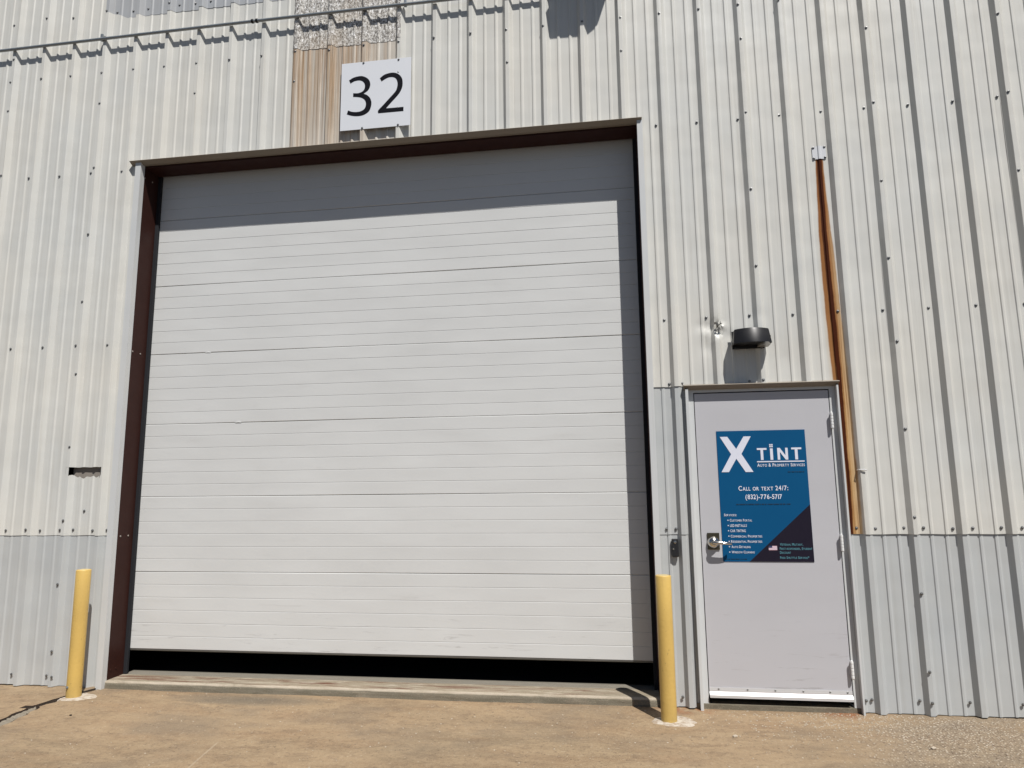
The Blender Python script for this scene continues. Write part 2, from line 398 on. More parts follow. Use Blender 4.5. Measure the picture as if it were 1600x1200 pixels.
def sheet(x0, x1, z0, z1, mat, yo=0., fine=None, name='wall_panel', label=None, hole=None, cut=(), dz=.3):
    pr = profile(x0, x1, .012 if (fine or hole) else None)
    for c in cut:
        for cx in c[:2]:
            if x0 < cx < x1: pr.append((cx, yprof(cx)))
    pr.sort()
    zs = [z0]
    while zs[-1] < z1 - 1e-6:
        s = dz
        if fine and fine[0] - .02 < zs[-1] < fine[1]: s = .015
        zs.append(min(z1, zs[-1] + s))
    rnd = random.Random(int((x0 + 20) * 97 + z0 * 13))
    ph = rnd.random() * 9
    if hole: zs = sorted(set([z for z in zs if not hole[2] - .16 < z < hole[3] + .02] + [hole[2] - .15, hole[2], hole[3], hole[3] + .02]))
    for c in cut:
        zs += [q for q in c[2:] if z0 < q < z1]
    zs = sorted(set(zs))
    V = []; F = []
    for j, z in enumerate(zs):
        for x, y in pr:
            d = .0016 * sin(z * 2.3 + ph + x * .7) + .0010 * sin(z * 5.1 + x * 3.1 + ph * 2)
            zz = z
            if j == 0: zz += .0016 * sin(x * 23 + ph)
            if hole and abs(z - hole[2]) < 1e-6 and hole[0] < x < hole[1]:
                t = (x - hole[0]) / (hole[1] - hole[0])
                zz = z - .020 * sin(t * pi) + .010 * math.sin(x * 75) * math.sin(x * 31) + rnd.uniform(-.003, .003) + (-.022 if t > .93 else .012 if t < .06 else 0)
            if hole and abs(z - hole[3]) < 1e-6: zz += .0015 * sin(x * 60)
            if fine:
                D = fine[2](x, z); d += D
            V.append((x, y + yo + d, zz))
    n = len(pr)
    for j in range(len(zs) - 1):
        for i in range(n - 1):
            xm = (pr[i][0] + pr[i + 1][0]) / 2; zm = (zs[j] + zs[j + 1]) / 2
            if hole and hole[0] < xm < hole[1] and hole[2] < zm < hole[3]: continue
            if any(c[0] < xm < c[1] and c[2] < zm < c[3] for c in cut): continue
            F.append((j * n + i, j * n + i + 1, (j + 1) * n + i + 1, (j + 1) * n + i))
    o = mesh_obj(name, V, F, mat, B, smooth='keep')
    if fine:
        autosmooth(o, 22)
    if label: o['label'] = label
    return o
def dents(x, z):
    rn = lambda a, b: math.sin(x * a + 1.3) * math.cos(z * b + .7)
    d = .024 * gauss(x, z, -.572, 2.63, .030, .050)            # crushed rib crown
    d += .014 * gauss(x, z, -.555, 2.60, .018, .024) - .012 * gauss(x, z, -.525, 2.65, .02, .022)
    d += .007 * gauss(x, z, -.66, 2.66, .05, .04) - .006 * gauss(x, z, -.64, 2.60, .035, .035)
    d += .006 * gauss(x, z, -.645, 2.49, .04, .05) + .006 * gauss(x, z, -.47, 2.58, .05, .04)
    d += .008 * gauss(x, z, .045, 2.32, .016, .012) - .006 * gauss(x, z, .075, 2.325, .014, .012)
    d += .004 * gauss(x, z, -.10, 2.40, .05, .08) + .004 * gauss(x, z, -.25, 2.72, .05, .05)
    e = gauss(x, z, -.58, 2.63, .09, .09)
    return d + e * .0025 * rn(130, 160) + e * .003 * rn(310, 240)
K = [-28, -25, -22, -19, -16, -13, -10, -7, -4, -1, 2, 5, 8, 11]
OL, OR_, OT = -5.300, -1.083, 4.285      # overhead opening
TOP = 7.4
LAP = 1.157
def span(i): return K[i] * R - .003, K[i + 1] * R + .050
for i in range(len(K) - 1):
    a, b = span(i); yo = -.0014 * (i % 2)
    k0 = K[i]
    # ---- lower grey tier
    for (c, d, z1) in ([(a, b, LAP + .03)] if b < OL - .02 and k0 != -19 else
                       [(a, OL - .012, LAP + .03)] if k0 == -19 else
                       [(OR_ + .012, -.812, LAP + .03)] if k0 == -4 else
                       [(.212, b, LAP + .03)] if k0 == -1 else
                       [] if OL < a and b < 0 or k0 == -16 else [(a, b, LAP + .03)]):
        sheet(c, d, .004, z1, 'grey', yo + .0055)
    # ---- upper cream tier
    UY = yo - .0015
    top = 5.80 if k0 in (-19, -16) else 5.25 if k0 == -13 else TOP
    if k0 == -19:
        sheet(a, b, LAP, top, 'cream', UY, hole=(-5.772, -5.450, 1.640, 1.702), cut=[(OL - .012, 9, 0, 4.3302)], label='cream wall sheet with a torn slot cut through it')
    elif k0 in (-16, -10, -7):
        sheet(a, b, 4.3302, top, 'cream', UY)
    elif k0 == -13:
        sheet(a, b, 4.3302, top, 'tan', UY, label='tan stained sheet streaked below the skylight panel')
    elif k0 == -4:
        sheet(a, b, 2.215, top, 'cream', UY, fine=(2.2, 2.95, dents), cut=[(-9, OR_ + .012, 0, 4.3302)], label='cream wall sheet crumpled above the entry door')
        sheet(OR_ + .012, -.812, LAP, 2.245, 'grey', yo + .0025, label='narrow grey sheet between the two doors')
    elif k0 == -1:
        sheet(a, b, LAP, top, 'rusty', UY, fine=(2.2, 2.95, dents), cut=[(-9, .226, 0, 2.215)], label='cream wall sheet with a long rust streak')
    else:
        sheet(a, b, LAP, top, 'cream', UY)
sheet(-19 * R + .022, -13 * R + .050, 5.747, TOP, 'patchgrey', -.0045, label='grey sheets lapped over the cream wall at the top')
sheet(-13 * R - .004, -10 * R + .052, 5.236, TOP, 'sky', -.0050, name='skylight_panel', label='mottled fibreglass skylight sheet')

# shell: side walls, back, roof
mb = MB(); mb.box(-8.53, -8.48, .03, 16, 0, TOP).box(3.40, 3.45, .03, 16, 0, TOP).box(-8.48, 3.40, 15.9, 15.95, 0, TOP).box(-8.6, 3.5, -.02, 16, TOP, TOP + .1)
mb.build('building_shell', 'cream', B)
mb = MB()                                          # added dark liner behind the sheets, blocks light from the inside
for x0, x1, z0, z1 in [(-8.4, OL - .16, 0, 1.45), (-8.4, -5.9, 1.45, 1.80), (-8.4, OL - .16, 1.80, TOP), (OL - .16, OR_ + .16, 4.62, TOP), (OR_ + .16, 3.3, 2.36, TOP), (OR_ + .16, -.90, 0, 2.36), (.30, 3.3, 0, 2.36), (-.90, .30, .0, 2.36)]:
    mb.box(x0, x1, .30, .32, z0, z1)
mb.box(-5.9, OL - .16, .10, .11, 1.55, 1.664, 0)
mb.build('light_block_liner', 'dark', B)
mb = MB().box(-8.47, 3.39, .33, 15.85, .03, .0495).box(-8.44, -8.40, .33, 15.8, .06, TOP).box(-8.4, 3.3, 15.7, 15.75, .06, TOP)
mb.build('shade_black_floor', 'dark', B)  # floor and inner walls coloured near-black for the shade inside
k_ = MB().box(-5.745, -5.475, .018, .024, 1.45, 1.73).build('insulation_board', plain('grey_fibre_board', (.30, .265, .23), .9, 0, .3, 18), B)

# ---- overhead opening: jambs, header, trims, seals
mb = MB().box(OL - .08, OL, .012, .195, .052, 4.60); jl = mb.build('door_jamb', 'brown', B); jl['label'] = 'brown steel jamb at the left of the overhead door'
mb = MB().box(OR_, OR_ + .08, .012, .195, .052, 4.60); jr = mb.build('door_jamb', 'brown', B); jr['label'] = 'brown steel jamb at the right of the overhead door'
MB().box(OL + .001, OR_ - .001, .012, .196, OT, 4.60).build('header_beam', 'brown', B)
for s, x0, x1 in ((0, OL - .04, OL + .029), (1, OR_ - .029, OR_ + .04)):
    MB().box(x0, x1, .197, .222, .054, 4.50, .004).build('door_seal', 'black_rubber', B)
def side_trim(x0, x1, xr, z0, z1, yf=-.041):
    # front flange x0..x1, return at x1 or x0 (xr) back to the jamb
    mb = MB().box(x0, x1, yf, yf + .0015, z0, z1)
    a, b = (xr - .0015, xr) if xr == x1 else (xr, xr + .0015)
    mb.box(a, b, yf + .0015, .0118, z0, z1)
    o = x0 if xr == x1 else x1
    mb.box(min(o, o + (.0015 if xr == x1 else -.0015)), max(o, o + (.0015 if xr == x1 else -.0015)), yf + .0015, -.004, z0, z1)
    return mb.build('side_trim', 'trimgrey', B)
side_trim(OL - .052, OL, OL, -.004, 4.315)
side_trim(OR_, OR_ + .042, OR_, .0, 4.315)
def drip(x0, x1, z, yo, lip=.018):
    mb = MB(); t = .0015
    mb.add([(x, y, zz) for x in (x0, x1) for y, zz in ((.0118, z), (-.012, z), (-.018, z), (yo, z + lip), (yo + .001, z + lip + .0015), (yo + .004, z + lip + .004), (-.001, z + lip + .016), (-.001, z + lip + .014), (-.016, z + .004), (.0118, z + .004))],
           [(i, (i + 1) % 10, 10 + (i + 1) % 10, 10 + i) for i in range(10)] + [tuple(range(10)), tuple(range(19, 9, -1))])
    return mb.build('header_trim', 'taupe', B)
drip(-5.40, -1.045, 4.300, -.062, .022)['label'] = 'long taupe drip trim over the overhead door'
drip(-.828, .238, 2.186, -.060, .026)['label'] = 'short taupe drip trim over the entry door'

def bolt(x, y, z, axis, parent, mat='screw_br', r=.007, h=.005, name='bolt'):
    prof = [(r, 0), (r, h * .6), (r * .6, h), (.0005, h)]
    if axis == '-y': prof = [(a, -b) for a, b in prof]
    mb = MB().lathe((x, y, z), prof, 'x' if axis == 'x' else 'y', 10)
    return mb.build(name, mat, parent)
for y, z in ((.026, 2.661), (.122, 2.658), (.046, 1.146), (.136, 1.145), (.016, 4.196), (.117, 4.202), (.048, .12), (.105, .12)):
    bolt(OL, y, z, 'x', jl, 'brown' if z < .2 else 'screw_br')

# ---- overhead door: seven sections with pressed grooves
D = empty('overhead_door', ((OL + OR_) / 2, .22, .23)); tag(D, 'wide white sectional overhead door raised slightly off the sill')
D.parent = B; D.matrix_parent_inverse = Matrix.Translation(B['_loc']).inverted()
zb = .243; sh = .6065
for i in range(7):
    z0 = zb + i * sh + .0008; z1 = z0 + sh - .0016; yf = .225
    pr = [(yf + .045, z0), (yf + .005, z0), (yf, z0 + .004)]
    for j in range(1, 6):
        g = z0 + (z1 - z0) * j / 6
        pr += [(yf, g - .0036), (yf + .0025, g - .0010), (yf + .0025, g + .0002), (yf, g + .0022)]
    pr += [(yf, z1 - .004), (yf + .005, z1), (yf + .045, z1)]
    nx = 30; xs = [OL - .045 + (OR_ - OL + .09) * q / nx for q in range(nx + 1)]
    V = []; F = []; n = len(pr); rr = random.Random(i)
    for q, x in enumerate(xs):
        for (y, z) in pr:
            V.append((x, y + .0012 * sin(x * 1.9 + i * 1.7) + .0007 * sin(x * 5.3 + z * 9), z + .0006 * sin(x * 2.2 + i)))
    F = [(q * n + a, (q + 1) * n + a, (q + 1) * n + a + 1, q * n + a + 1) for q in range(nx) for a in range(n - 1)]
    o = mesh_obj('door_section', V, F, 'ohdoor'); o.parent = D; o.matrix_parent_inverse = Matrix.Translation(D['_loc']).inverted()
mb = MB(); pr = [(.226 + .020 - .020 * cos(a), zb - .000 - .016 * sin(a)) for a in [pi * q / 8 for q in range(9)]]
n = len(pr); mb.add([(x, y, z) for x in (OL - .045, OR_ + .045) for y, z in pr], [(i, i + 1, n + i + 1, n + i) for i in range(n - 1)] + [tuple(range(n)), tuple(range(2 * n - 1, n - 1, -1))])
o = mb.build('bottom_seal', plain('grey_door_astragal', (.20, .20, .19), .7)); attach(o, D)
for cx, cz in ((-4.432, 2.067), (-4.74, 2.672)):
    V = []; F = []
    for a in range(7):
        for b in range(5):
            V.append((cx + (a - 3) * .009, .224 - .004 * math.exp(-((a - 3) / 1.6) ** 2 - ((b - 2) / 1.) ** 2), cz + (b - 2) * .004))
    F = [(a * 5 + b, (a + 1) * 5 + b, (a + 1) * 5 + b + 1, a * 5 + b + 1) for a in range(6) for b in range(4)]
    attach(mesh_obj('dent', V, F, 'ohdoor', None, True), D)

# ---- entry door
EL, ER, EB, ET = -.752, .172, .085, 2.158
mb = MB()
mb.box(EL - .045, EL - .006, -.002, .10, .0305, ET + .008).box(ER + .006, ER + .045, -.002, .10, .0305, ET + .008).box(EL - .045, ER + .045, -.002, .10, ET + .0082, ET + .06)
mb
mb.build('door_frame', 'trimgrey', B)
mb = MB().box(EL - .0059, EL + .012, .046, .10, .046, ET + .0078).box(ER - .012, ER + .0059, .046, .10, .046, ET + .0078).box(EL + .0122, ER - .0122, .046, .10, ET - .01, ET + .0078)  # door stop and gap fill coloured black for the shaded gap
mb.box(EL - .0057, EL - .0006, .012, .0459, .046, ET + .0076).box(ER + .0006, ER + .0057, .012, .0459, .046, ET + .0076)
mb.build('gap_shade_stop', 'black_rubber', B)
side_trim(EL - .066, EL - .046, EL - .046, -.01, 2.19, -.046)
side_trim(ER + .046, ER + .058, ER + .046, -.01, 2.19, -.046)
E_ = MB().box(EL, ER, .000, .044, EB, ET, .0015).build('entry_door', 'entry', B); tag(E_, 'pale lilac grey steel entry door')
mb = MB(); zz = .060
mb.add([(x, y, z) for x in (EL + .001, ER - .001) for y, z in ((-.0012, EB + .052), (-.004, EB + .052), (-.005, EB + .034), (-.005, EB + .024), (-.022, EB + .006), (-.022, EB - .012), (-.018, EB - .012), (-.0012, EB + .002))],
       [(i, (i + 1) % 8, 8 + (i + 1) % 8, 8 + i) for i in range(8)] + [tuple(range(8)), tuple(range(15, 7, -1))])
mb.build('door_sweep', 'alu', E_)
for x in (-.69, -.50, -.32, -.14, .03, .14): bolt(x, -.0045, EB + .042, '-y', E_, 'screw', .006, .004, 'screw')
HNG = plain('bright_hinge_steel', (.86, .86, .85), .35, .1, .08, 90)
for z in (1.94, 1.10, .275):
    mb = MB(); x = ER + .003
    for j in range(5): mb.lathe((x, -.026, z - .055 + j * .022), [(.0085, .0014), (.0105, .0026), (.0105, .0192), (.0085, .0206)], 'z', 12)
    mb.lathe((x, -.026, z - .060), [(.004, 0), (.007, .003), (.007, .005)], 'z', 10).lathe((x, -.026, z + .055), [(.007, .0), (.007, .003), (.003, .007)], 'z', 10)
    mb.box(x - .003, x + .003, -.020, .012, z - .054, z + .054)
    autosmooth(mb.build('hinge', HNG, E_))
mb = MB().box(-.713, -.630, -.009, .0, 1.052, 1.168, .003)
mb.build('lock_plate', 'steelplate', E_)
mb = MB().lathe((-.674, -.009, 1.104), [(.041, 0), (.041, -.004), (.038, -.016), (.030, -.026), (.018, -.032), (.016, -.046), (.0155, -.052)], 'y', 28)
mb.tube([(-.674, -.048, 1.104), (-.674, -.060, 1.104), (-.662, -.066, 1.104), (-.640, -.067, 1.103), (-.60, -.066, 1.100), (-.568, -.062, 1.097), (-.558, -.050, 1.095)], [.013, .0125, .0115, .011, .010, .0095, .008], 12)
autosmooth(mb.build('door_handle', 'chrome', E_), 45)
MB().box(EL - .09, ER + .05, -.004, .28, -.03, .030, .005).build('threshold', 'sill', B)['label'] = 'rough concrete threshold below the entry door'

# ---- patch plate over the rust run, with four screws
pr = [p for p in profile(.195, .292)]
n = len(pr); PP = mesh_obj('patch_plate', [(x, y - .0105, z) for z in (3.893, 3.995) for x, y in pr] + [(x, y - .0085, z) for z in (3.893, 3.995) for x, y in pr],
    [(i, i + 1, n + i + 1, n + i) for i in range(n - 1)] + [(2 * n + i, 2 * n + i + 1, 3 * n + i + 1, 3 * n + i) for i in range(n - 1)] + [(i, i + 1, 2 * n + i + 1, 2 * n + i) for i in range(n - 1)], 'white_plate', B)
tag(PP, 'small white patch plate above the rust streak')

# ---- screws: one mesh, copied
sm = MB().lathe((0, 0, 0), [(.0105, 0), (.0105, -.0022), (.0062, -.0028), (.0062, -.0065), (.004, -.0078), (.0004, -.0080)], 'y', 8)
s0 = sm.build('screw', 'screw'); autosmooth(s0); smesh = s0.data
bpy.data.objects.remove(s0)
def screw(x, z, parent=B, y=None, s=1.0):
    o = bpy.data.objects.new('screw', smesh); COL.objects.link(o)
    yy = (yprof(x) - .0035) if y is None else y
    o.location = (x, yy, z); o.scale = (s, s, s)
    o.rotation_euler = (random.uniform(-.12, .12), random.uniform(0, 3), random.uniform(-.12, .12))
    attach(o, parent); return o
for x, z in ((.205, 3.985), (.284, 3.987), (.205, 3.902), (.284, 3.904)): screw(x, z, PP, y=-.0103, s=.9)
pos = []
j = lambda: random.uniform(-.006, .006)
for k in range(-26, 9):
    x = k * R; left = x < OL - .06; mid = -1.06 < x < -.83; right = x > .23
    if left or right:
        pos += [(x - .020 + j(), 1.198 + j()), (x + .105 + j(), 1.200 + j())]
        pos += [(x - .022 + j(), .084 + j())]
    if left or x > OR_: pos.append((x - .022 + j(), 2.722 + j()))
    pos.append((x - .022 + j(), 4.270 + j())) if (left or x > OR_) else None
    if k < -13 or -10 < k < 8: pos.append((x + .035 + j(), 5.204 + j()))
    pos.append((x + (.035 if k % 2 else -.03) + j(), 5.813 + j()))
    if -19 <= k < -13: pos.append((x + .115 + j(), 5.815))
for k in (2, 5, 8):
    for z in (4.906, 4.289, 3.68, 3.088, 2.48, 1.873, 1.271, .766, .274, .081): pos.append((k * R + .036 + j() * .3, z + j()))
for z in (4.914, 4.299, 3.686, 3.09, 2.48): pos.append((-R + .038, z + j()))
for k in (-4, -7, -10, -16): pos += [(k * R + .038, 4.917 + j())] + ([(k * R + .038, 4.60)] if k == -10 else [])
for z in (5.557, 4.913, 4.297, 3.688, 3.092, 2.476, 1.87, 1.278, .778, .273): pos.append((-19 * R + .040, z + j()))
pos += [(-13 * R + .036, 5.21), (-12 * R + .036, 5.19), (-11 * R + .036, 5.20), (-10 * R + .036, 5.20), (-13 * R + .036, 4.93), (-22 * R + .038, 5.43), (-22 * R + .038, 4.92), (-22 * R + .038, 4.30)]
pos += [(-.931, .066), (-.99, 1.195), (-.925, 1.195), (-.925, 2.235), (-.835, 2.24), (-5.735, .078), (.25, .081), (-1.055, 4.262), (-.36, 2.237), (-.27, 2.24), (-5.60, 1.35)]
pos = [q for q in pos if -7.0 < q[0] < 2.3 and not (OL < q[0] < OR_ and q[1] < 4.30) and not (-.84 < q[0] < .21 and q[1] < 2.21)]
CPx, CPz = CP.x, CP.z
pos.sort(key=lambda q: ((q[0] - CPx) ** 2 + (q[1] - CPz) ** 2))
for x, z in pos[:96]: screw(x, z)
if len(pos) > 96:
    mb = MB()
    for x, z in pos[96:]:
        mb.lathe((x, yprof(x) - .0035, z), [(.0105, 0), (.0105, -.0022), (.0062, -.0028), (.0062, -.0065), (.004, -.0078), (.0004, -.0080)], 'y', 8)
    o = mb.build('screws', 'screw', B); o['kind'] = 'stuff'; o['label'] = 'remaining screws of the wall sheets farther from the doors'
# bent nail in the rib side right of the rust run
MB().tube([(.312, .0, 1.592), (.322, -.045, 1.592), (.352, -.052, 1.592), (.366, -.052, 1.590)], .0042, 8).build('nail', 'alu', B)['label'] = 'bent nail sticking out of the rib beside the rust'
mb = MB(); rr = random.Random(3)
for q in range(9):
    x, z = -.556 + rr.uniform(-.018, .018), 2.652 + rr.uniform(-.03, .02)
    a = rr.uniform(0, pi); l = rr.uniform(.010, .022)
    mb.add([(x - l * cos(a), -.030, z - l * sin(a)), (x + l * sin(a) * .4, -.030, z - l * cos(a) * .4), (x + l * cos(a), -.040 - rr.uniform(0, .014), z + l * sin(a)), (x, -.046, z)], [(0, 1, 2), (0, 1, 3), (1, 2, 3), (0, 2, 3)])
mb.build('torn_metal', plain('dull_torn_steel', (.13, .13, .125), .9, 0, .5, 120, spec=.2), B)['label'] = 'crumpled torn metal on the dented rib'

# ------------------------------------------------------------------ ground, slab
GX0, GX1, GY0 = -8.0, 3.4, -2.2
def gz(x, y):
    z = -.004 + .030 * y if y > -2.2 else -.07
    if x < -4.2: z += (-.026 * y) * min(1, (-4.2 - x) / .8) if y > -2.2 else 0
    z += .004 * sin(x * .9 + 1) * min(1, -y * 3 + .2) + .0025 * sin(x * 3.1 + y * 4.7)
    return z
crk = [(-5.33, -.03), (-5.36, -.12), (-5.41, -.262), (-5.43, -.36), (-5.455, -.47), (-5.44, -.58), (-5.425, -.70), (-5.40, -.83), (-5.37, -.98), (-5.33, -1.2), (-5.25, -1.6), (-5.2, -2.0)]
def crk_d(x, y):
    best = (9, 0)
    for (ax, ay), (bx, by) in zip(crk, crk[1:]):
        dx, dy = bx - ax, by - ay; t = max(0, min(1, ((x - ax) * dx + (y - ay) * dy) / (dx * dx + dy * dy)))
        px, py = ax + dx * t, ay + dy * t; d = math.hypot(x - px, y - py)
        if d < best[0]: best = (d, 1 if (x - px) < 0 else -1)
    return best
def axis(a, b, dense, c, f):
    out = [a]
    while out[-1] < b - 1e-6:
        out.append(min(b, out[-1] + (f if dense[0] < out[-1] < dense[1] else c)))
    return out
xs = axis(GX0, GX1, (-5.52, -5.30), .06, .0045); ys = axis(GY0, .0, (-1.0, .0), .05, .008)
xs = [-300, -60, -20] + xs + [12, 60, 300]
V = []; F = []; CRK = set(); RUB = set()
for x in xs:
    for y in ([-300, -60, -15] + ys + [.05]):
        z = -.07 if y < GY0 else gz(max(-8, min(3.4, x)), min(y, 0))
        if -5.75 < x < -5.1 and -2.1 < y < .02:
            d, s = crk_d(x, y)
            if y > -.47:
                wd = (.0066 + .012 * math.exp(-((y + .36) / .075) ** 2)) * (1 + .25 * sin(y * 61 + x * 20))
                if d < wd: z -= .05; CRK.add(len(V))
                elif d < .03: z += .003 * (1 - d / .03)
            else:
                wd = .030 * (1 + .3 * sin(y * 31) * sin(y * 13)) * min(1, (-.45 - y) / .08 + .2)
                if abs(d - wd) < .0055 + .003 * sin(y * 47): z -= .035; CRK.add(len(V))
                elif d < wd: z -= .010 + .006 * sin(y * 120 + x * 300) * sin(x * 410); RUB.add(len(V))
            if s > 0 and d < .5: z += .010 * max(0, 1 - d / .5)
        V.append((x, y, z))
ny = len(ys) + 4
F = [(i * ny + jj, (i + 1) * ny + jj, (i + 1) * ny + jj + 1, i * ny + jj + 1) for i in range(len(xs) - 1) for jj in range(ny - 1)]
g = mesh_obj('ground', V, F, 'apron', None, True); g.data.materials.append(plain('crack_dirt_and_shade', (.045, .035, .028), .95, 0, .6, 90, spec=.05)); g.data.materials.append(plain('crumbled_mortar', (.34, .30, .24), .95, 0, .6, 45, spec=.05))  # crack faces near-black: dirt, with the crack's shade painted in
for p in g.data.polygons:
    if sum(v in CRK for v in p.vertices) >= 1: p.material_index = 1
    elif sum(v in RUB for v in p.vertices) >= 3: p.material_index = 2
tag(g, 'brown stained concrete apron in front of the warehouse wall', 'ground', kind='structure')
# sill / floor slab
xs = [OL + (OR_ - OL) * i / 160 for i in range(161)]; V = []; rr = random.Random(5)
prs = [(-.010, -.03), (-.006, .020), (-.003, .041), (.006, .051), (.03, .0525), (.10, .0530), (.19, .0535), (.21, .0530), (.30, .053), (.33, .053), (.334, .02)]
for x in xs:
    chip = max(0, sin(x * 7.3) * sin(x * 17.1) - .55) * .02
    for q, (y, z) in enumerate(prs):
        a = (0, .004, .005, .003, .0012, .001, .0008, 0, 0, 0, 0)[q]
        V.append((x, y + rr.uniform(-a, a) * .6 + (chip if 0 < q < 4 else 0), z + rr.uniform(-a, a) * .45 - (chip * .6 if 1 < q < 4 else 0)))
n = len(prs); F = [(i * n + a, (i + 1) * n + a, (i + 1) * n + a + 1, i * n + a + 1) for i in range(160) for a in range(n - 1)]
fs = mesh_obj('floor_slab', V, F, 'sill', None, True); tag(fs, 'worn concrete floor slab with a raised edge under the overhead door', 'floor slab', kind='structure')

# ------------------------------------------------------------------ bollards
def bollard(cx, cy, zb, top, label, chip):
    t = empty('bollard', (cx, cy, zb)); tag(t, label, 'bollard', 'yellow bollards guarding the overhead door')
    r = .0515; mb = MB()
    h = top - zb
    mb.lathe((cx, cy, zb), [(r, -.03), (r, h * .33), (r, h * .66), (r, h - .006), (r - .002, h - .002), (r - .006, h), (r - .007, h - .004)], 'z', 40)
    o = mb.build('post', 'yellow', t); autosmooth(o, 40)
    mb = MB().lathe((cx, cy, zb + h - .004), [(r - .0068, 0), (r - .012, .003), (r * .5, .007), (.001, .009)], 'z', 32)
    autosmooth(mb.build('concrete_cap', 'yellow_edge', t), 40)
    rr = random.Random(int(chip * 100)); V = [(cx + .02, cy, zb + .006)]; N = 44
    for ring, (f, z) in enumerate(((.55, .0065), (.85, .005), (1.0, -.004))):
        for i in range(N):
            a = 2 * pi * i / N; ra = (.135 + .010 * sin(a * 3 + chip) + .006 * sin(a * 7 + 2) + rr.uniform(-.003, .003)) * f
            V.append((cx + .035 + ra * 1.12 * cos(a), cy + ra * .78 * sin(a), zb + z + (rr.uniform(-.002, .002) if ring < 2 else 0)))
    F = [(0, 1 + i, 1 + (i + 1) % N) for i in range(N)] + [(1 + q * N + i, 1 + q * N + (i + 1) % N, 1 + (q + 1) * N + (i + 1) % N, 1 + (q + 1) * N + i) for q in range(2) for i in range(N)]
    c = mesh_obj('mortar_collar', V, F, 'mortar', t, True); c['label'] = 'chipped white mortar patch around the post foot'
    return t, r
tL, r = bollard(-5.370, -.234, -.003, .917, 'yellow steel bollard at the left of the overhead door beside the cracked concrete', 1.3)
tR, r = bollard(-1.046, -.268, -.011, .908, 'yellow steel bollard between the overhead door and the entry door', 4.1)
mb = MB().lathe((-5.370 - .014, -.234 - r - .001, .078), [(.010, .002), (.010, -.003), (.006, -.004), (.006, -.008), (.001, -.009)], 'y', 10)
mb.build('bolt', 'galv', tL)

# ------------------------------------------------------------------ number sign
SL, SR_, SB_, ST_ = -3.503, -2.900, 4.437, 5.043; SY = -.0445
t = empty('number_sign', (-3.20, SY, 4.437)); tag(t, 'square white sign with large black number 32 above the overhead door', 'sign')
MB().box(SL, SR_, SY, SY + .003, SB_, ST_, .0008).build('sign_board', 'signw', t)
T3 = [(-3.435,4.886),(-3.4,4.906),(-3.355,4.915),(-3.318,4.913),(-3.281,4.894),(-3.258,4.868),(-3.249,4.836),(-3.253,4.806),(-3.267,4.78),(-3.289,4.763),(-3.306,4.753),(-3.277,4.739),(-3.251,4.713),(-3.237,4.678),(-3.237,4.639),(-3.252,4.595),(-3.281,4.571),(-3.317,4.558),(-3.362,4.557),(-3.406,4.565),(-3.447,4.581),(-3.437,4.615),(-3.403,4.6),(-3.362,4.594),(-3.326,4.598),(-3.296,4.615),(-3.284,4.644),(-3.285,4.675),(-3.298,4.7),(-3.325,4.719),(-3.358,4.728),(-3.396,4.733),(-3.396,4.766),(-3.352,4.762),(-3.319,4.772),(-3.301,4.791),(-3.295,4.818),(-3.3,4.845),(-3.317,4.866),(-3.343,4.877),(-3.377,4.876),(-3.399,4.869),(-3.421,4.856)]
T2 = [(-3.167,4.878),(-3.133,4.904),(-3.096,4.915),(-3.059,4.918),(-3.026,4.91),(-2.997,4.89),(-2.976,4.858),(-2.97,4.819),(-2.973,4.781),(-2.987,4.744),(-3.009,4.712),(-3.041,4.677),(-3.077,4.639),(-3.109,4.603),(-3.04,4.602),(-2.96,4.602),(-2.96,4.565),(-3.054,4.565),(-3.175,4.565),(-3.176,4.59),(-3.135,4.633),(-3.092,4.679),(-3.056,4.717),(-3.027,4.752),(-3.016,4.786),(-3.014,4.82),(-3.023,4.852),(-3.04,4.871),(-3.066,4.879),(-3.095,4.877),(-3.125,4.864),(-3.152,4.848)]
def smooth_poly(P, sharp=50):
    out = []; n = len(P)
    for i in range(n):
        a, b, c, d = (Vector(P[(i + q) % n]) for q in (-1, 0, 1, 2))
        def is_sharp(u, v, w_): return (v - u).angle(w_ - v) > radians(sharp)
        out.append(tuple(b))
        if (c - b).length > .06: continue
        m0 = (c - a) / 2 if not is_sharp(a, b, c) else (c - b); m1 = (d - b) / 2 if not is_sharp(b, c, d) else (c - b)
        for tt in (.33, .67):
            h = lambda t_: (2*t_**3-3*t_**2+1)*b + (t_**3-2*t_**2+t_)*m0 + (-2*t_**3+3*t_**2)*c + (t_**3-t_**2)*m1
            out.append(tuple(h(tt)))
    return out
for P, nm in ((T3, 'the numeral 3'), (T2, 'the numeral 2')):
    MB().prism(smooth_poly(P), SY - .0012, SY - .0001).build('numeral', 'ink', t)['label'] = nm
for x, z in ((-3.312, 5.033), (-3.008, 5.031), (-3.311, 4.447), (-3.005, 4.447)): screw(x, z, t, y=SY - .0002, s=.9)

